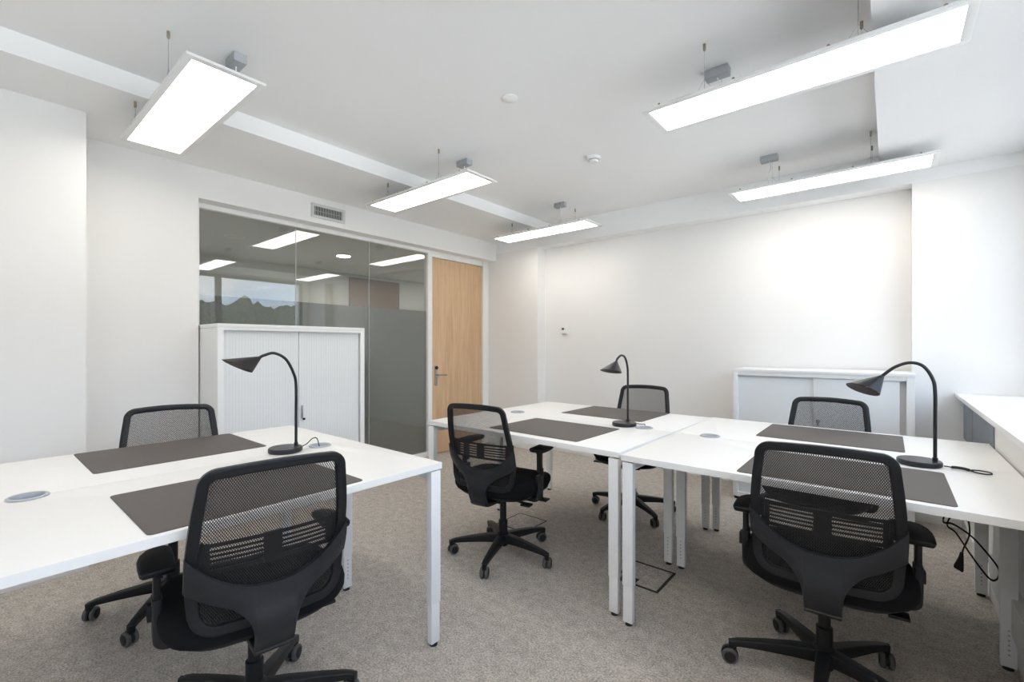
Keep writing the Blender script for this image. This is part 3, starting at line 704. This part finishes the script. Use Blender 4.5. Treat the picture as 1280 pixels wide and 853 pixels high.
    # arms
    for sx in (-1, 1):
        ar = bpy.data.objects.new('armrest', None); ar.empty_display_size = .05; C.objects.link(ar); ar.parent = r
        MB().sweep(smooth_path([(sx * .12, -.02, .368), (sx * .20, -.02, .366), (sx * .228, -.02, .366), (sx * .245, -.02, .376), (sx * .249, -.02, .40), (sx * .250, -.02, .50)], 5), rr(.026, .012, .006, 3), up=(0, 0, 1) if False else (sx * -.4, 0, 1)).build('arm_post', 'plastic_grey', ar)
        pa = bpy.data.objects.new('arm_pad', MB().build('tmp', 'plastic', None).data); C.objects.link(pa)
        bpy.data.objects.remove(bpy.data.objects['tmp'])
        # pad outline: straight inner and rear edges, curved outer side
        ol = [(-.040, -.070), (-.040, .075), (-.036, .105), (-.022, .120), (.000, .122), (.022, .106), (.038, .075), (.046, .03), (.046, -.02), (.044, -.062), (.038, -.076), (-.034, -.076)]
        olx = [(sx * a, b) for a, b in ol]
        if sx < 0: olx = olx[::-1]
        q = MB(); Rg = []
        for z, s in ((-.022, .86), (-.018, .95), (-.008, 1), (-.003, .985), (0, .93)): Rg.append([(a * s, b * s, z) for a, b in olx])
        q.rings(Rg); tmp = q.build('pad_tmp', 'plastic', None, angle=.9)
        pa.data = tmp.data; bpy.data.objects.remove(tmp); pa.parent = ar; pa.location = (sx * .247, .01, .62)
        up_ = MB().sweep([(0, 0, -.13), (0, 0, -.02)], rr(.021, .009, .005, 3), up=(0, 1, 0) if False else (1, 0, 0)).box(sx * .008, sx * .019, -.012, .012, -.15, -.11, bev=.003).build('arm_slide', 'plastic', ar, loc=(sx * .250, -.02, .62))
    return r
proto = make_chair()
cparts = list(proto.children)
def place(r, x, y, rz, base_deg, armz, label, castrot):
    r.location = (x, y, 0); r.rotation_euler = (0, 0, rz); r['label'] = label; r['group'] = 'black mesh office chairs'
    b = math.radians(base_deg) - rz; kl = 0; kc = 0
    for ch in r.children:
        nm = ch.name.split('.')[0]
        if nm == 'leg': ch.rotation_euler = (0, 0, b + 2 * PI * kl / 5); kl += 1
        elif nm == 'caster':
            a = b + 2 * PI * kc / 5; ch.location = (.298 * math.cos(a), .298 * math.sin(a), 0); ch.rotation_euler = (0, 0, castrot[kc] - rz); kc += 1
        elif nm == 'armrest':
            for s_ in ch.children:
                if s_.name.startswith('arm_pad') or s_.name.startswith('arm_slide'): s_.location.z = armz
chairs = [
 (-1.572, .600, math.radians(81), 60, .592, 'black mesh office chair at the front left, its back to us before the left desk', (.4, 2.2, 3.9, 5.0, 1.1)),
 (-2.58, .63, math.radians(-102), 31, .62, 'black mesh office chair between the left desk and the wall', (2.7, 1.2, 4.0, 5.6, .3)),
 (-1.722, 2.00, math.radians(8), 3.5, .65, 'black mesh office chair in the middle, facing the desk end by the oak door', (5.2, 1.0, 3.6, 4.4, 5.3)),
 (-1.44, 3.10, math.radians(184.5), -34, .60, 'black mesh office chair behind the middle desk, beyond the farthest lamp', (5.6, 1.0, 2.2, 3.5, 4.9)),
 (-.30, 2.975, math.radians(174), 10, .60, 'black mesh office chair behind the right desk, in front of the sliding-door cabinet', (0, 1, 2, 3, 4)),
 (-.178, 1.975, math.radians(4), -17, .595, 'black mesh office chair at the front right, its back to us before the right desk', (.7, 1.7, 2.3, .3, 5.5))]
insts = [proto]
for i in range(5):
    r = proto.copy(); C.objects.link(r)
    for ch in cparts: dup(ch, r)
    insts.append(r)
bpy.context.view_layer.update()
for r, a in zip(insts, chairs): place(r, *a)
